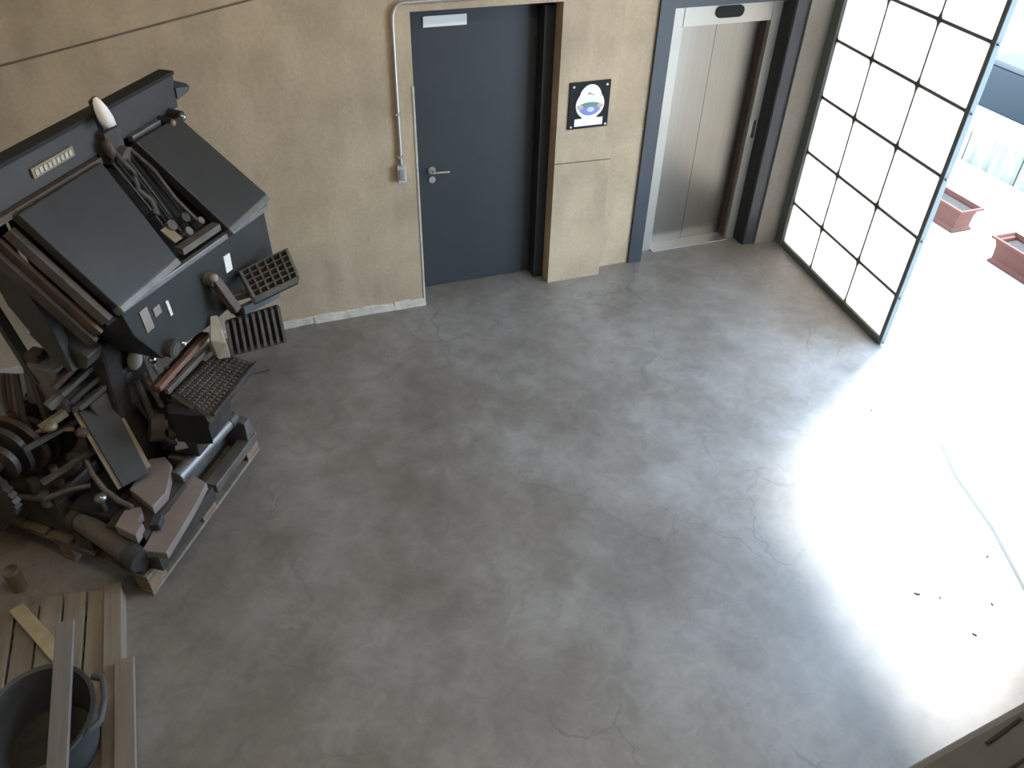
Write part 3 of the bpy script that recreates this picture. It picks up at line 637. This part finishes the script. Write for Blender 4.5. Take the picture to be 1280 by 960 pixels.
# rubber tub with handles
TU = thing('rubber_tub', 'round dark grey rubber tub with a dirty inside and lug handles', 'tub', (-2.375, -3.045, .0735))
bm = new(); prof = [(.17,0,0),(.215,.25,0),(.225,.262,0),(.222,.272,0),(.205,.265,0),(.155,.02,0)]
rings = [[bm.verts.new((rr*math.cos(2*PI*k/36), 1.12*rr*math.sin(2*PI*k/36), h)) for k in range(36)] for rr, h, _ in prof]
for A, B in zip(rings, rings[1:]):
    for k in range(36): bm.faces.new((A[k], A[(k+1) % 36], B[(k+1) % 36], B[k]))
bm.faces.new(list(reversed(rings[0]))); bm.faces.new(rings[-1]); obj('shell', bm, 'tub', TU, True)
bm = new(); bm_cyl(bm, (0,0,.021), (0,0,.06), .155, .165, 30); obj('mortar_residue', bm, 'tubin', TU)
def lug(sign):
    pts = [(sign*.21, -.13, .262), (sign*.25, -.10, .268), (sign*.262, 0, .27), (sign*.25, .10, .268), (sign*.21, .13, .262)]
    tube('lug_handle', pts, [.018,.015,.013,.015,.018], 'tub', TU)
lug(1); lug(-1)
bm = new(); bm_bar(bm, (-2.285,-2.62,.375), (-2.255,-3.75,.369), .075, .026, bev=.003)
tag(obj('loose_plank', bm, 'greyplank'), 'narrow greyed plank laid across the rubber tub', 'plank')
bm = new(); bm_bar(bm, (-2.62,-2.22,.10), (-2.40,-2.58,.10), .07, .02, bev=.003)
tag(obj('short_plank', bm, 'yellowwood'), 'short yellowish plank lying askew on the boards behind the tub', 'plank')
# yellowish board box at the far left edge, with small metal cylinder on the floor
WC = thing('wooden_crate', 'yellowish wooden crate of upright boards against the left wall', 'crate', (-2.925, -1.77, 0))
for k in range(4): box('side_board', (-.02, 0, -.40+.11*k, -.295+.11*k, 0, .42+.012*(k % 2)), 'yellowwood', WC, .002)
for k in range(4): box('side_board', (-.50, -.48, -.40+.11*k, -.295+.11*k, 0, .42), 'yellowwood', WC, .002)
for k in range(4): box('end_board', (-.48+.115*k, -.37+.115*k, -.42, -.40, 0, .42), 'yellowwood', WC, .002)
for k in range(4): box('end_board', (-.48+.115*k, -.37+.115*k, .045, .065, 0, .42), 'yellowwood', WC, .002)
box('bottom_panel', (-.48, -.02, -.40, .045, .01, .03), 'palletdark', WC); box('lid_panel', (-.51, .01, -.43, .075, .432, .45), 'yellowwood', WC)
tc = thing('tin_can', 'small dull metal can standing by the wooden crate', 'can', (-2.66, -2.0, 0))
cyl('can_body', (0,0,0), (0,0,.14), .04, 'tan', tc); cyl('can_lid', (0,0,.14), (0,0,.15), .036, 'chrome', tc)

# ------------------------------------------------------------------ floor seam by the opening
bm = new(); cl = [(2.86,-2.60),(2.72,-2.89),(2.61,-3.30),(2.445,-3.69),(2.30,-4.1)]
for (x0, y0), (x1, y1) in zip(cl, cl[1:]):
    bm_hex(bm, [(x0-.012,y0,0),(x0+.012,y0,0),(x1+.012,y1,0),(x1-.012,y1,0)], [(x0-.012,y0,.0025),(x0+.012,y0,.0025),(x1+.012,y1,.0025),(x1-.012,y1,.0025)])
struct(obj('trim_1', bm, 'seam'), 'thin grey seam in the floor by the opening', 'seam')

# ------------------------------------------------------------------ scraps of dry leaf
M['leaf'] = mat('dry_leaf', (.10, .095, .09), .8)
for x, y, sz, a in ((2.423,-3.457,.014,.4), (1.962,-3.839,.013,1.9), (2.629,-2.204,.011,.9), (1.855,-3.538,.018,2.4), (1.957,-3.599,.010,.2), (2.194,-3.72,.012,1.2)):
    bm = new(); q = [(sz,0),(.3*sz,.45*sz),(-.8*sz,.3*sz),(-sz,-.1*sz),(-.1*sz,-.5*sz)]
    ca_, sa_ = math.cos(a), math.sin(a); q = [(x+p*ca_-r_*sa_, y+p*sa_+r_*ca_) for p, r_ in q]
    bm_hex(bm, [(*p, .0) for p in q], [(*p, .004+.004*(i % 2)) for i, p in enumerate(q)])
    tag(obj('dry_leaf', bm, 'leaf'), 'tiny dark scrap of dry leaf on the bright floor by the opening', 'leaf', 'leaf scraps on the floor')

# ================================================================== outside
def planter(name, x, y0, y1, label):
    p = thing(name, label, 'planter', (x, (y0+y1)/2, 0), 0, 'terracotta troughs outside'); h = (y1-y0)/2
    bm = new(); w0, w1, H = .105, .135, .235
    def ring(w, l, z): return [bm.verts.new(q) for q in ((-w,-l,z),(w,-l,z),(w,l,z),(-w,l,z))]
    R = [ring(w0+.012,h-.035,0), ring(w0+.008,h-.04,.02), ring(w0-.012,h-.055,.04), ring(w1-.03,h-.05,H-.03), ring(w1,h,H-.022), ring(w1,h,H), ring(w1-.022,h-.022,H), ring(w0-.02,h-.07,.08)]
    for A, B in zip(R, R[1:]):
        for k in range(4): bm.faces.new((A[k], A[(k+1) % 4], B[(k+1) % 4], B[k]))
    bm.faces.new(R[0]); bm.faces.new(R[-1]); obj('trough', bm, 'terracotta', p)
    box('soil', (-.082, .082, -h+.085, h-.085, .12, .195), 'soil', p)
planter('planter', 5.17, -.345, .40, 'terracotta planter trough outside standing close behind the gate post')
planter('planter', 5.10, -1.55, -.775, 'terracotta planter trough outside standing further from the gate post')
bm = new()
pa = thing('parapet_wall', 'low weathered concrete parapet at the edge of the terrace', 'parapet', (6.5, 0, 0))
for k in range(9):
    y0 = 3.2-.72*k; box('parapet_block', (-.06, .14, y0-.705, y0, -.3, .335), 'parapet', pa, .006)
CA = thing('parked_car', 'silver car with dark windows parked beyond the parapet', 'car', (8.75, 2.4, -.86))
bm = new(); side = [(-2.0,.25),(-2.05,.55),(-1.9,.78),(-.95,.84),(.95,.84),(1.95,.74),(2.05,.5),(2.0,.25)]
bm_hex(bm, [(-.82,y,z) for y, z in side], [(.82,y,z) for y, z in side], .05); obj('body', bm, 'carpaint', CA, True)
bm = new(); lo = [(-.78,-1.35,.84),(.78,-1.35,.84),(.78,1.0,.84),(-.78,1.0,.84)]; hi = [(-.60,-.85,1.30),(.60,-.85,1.30),(.60,.45,1.30),(-.60,.45,1.30)]
bm_hex(bm, lo, hi, .05); obj('cabin_glass', bm, 'carglass', CA, True)
bm = new(); bm_hex(bm, [(-.60,-.86,1.295),(.60,-.86,1.295),(.60,.46,1.295),(-.60,.46,1.295)], [(-.52,-.75,1.34),(.52,-.75,1.34),(.52,.36,1.34),(-.52,.36,1.34)], .015); obj('roof', bm, 'carroof', CA, True)
for sx in (-1, 1):
    for sy in (-1.25, 1.25):
        w = cyl('wheel', (sx*.68,sy,.30), (sx*.85,sy,.30), .30, 'tyre', CA, n=24); cyl('hub', (sx*.85,sy,.30), (sx*.86,sy,.30), .18, 'rod', w)

# daylight portal over the gate opening (guides sampling only)
portal('opening_portal', (3.05, -2.55, 1.55), (0, PI/2, 0), 3.1, 1.95)
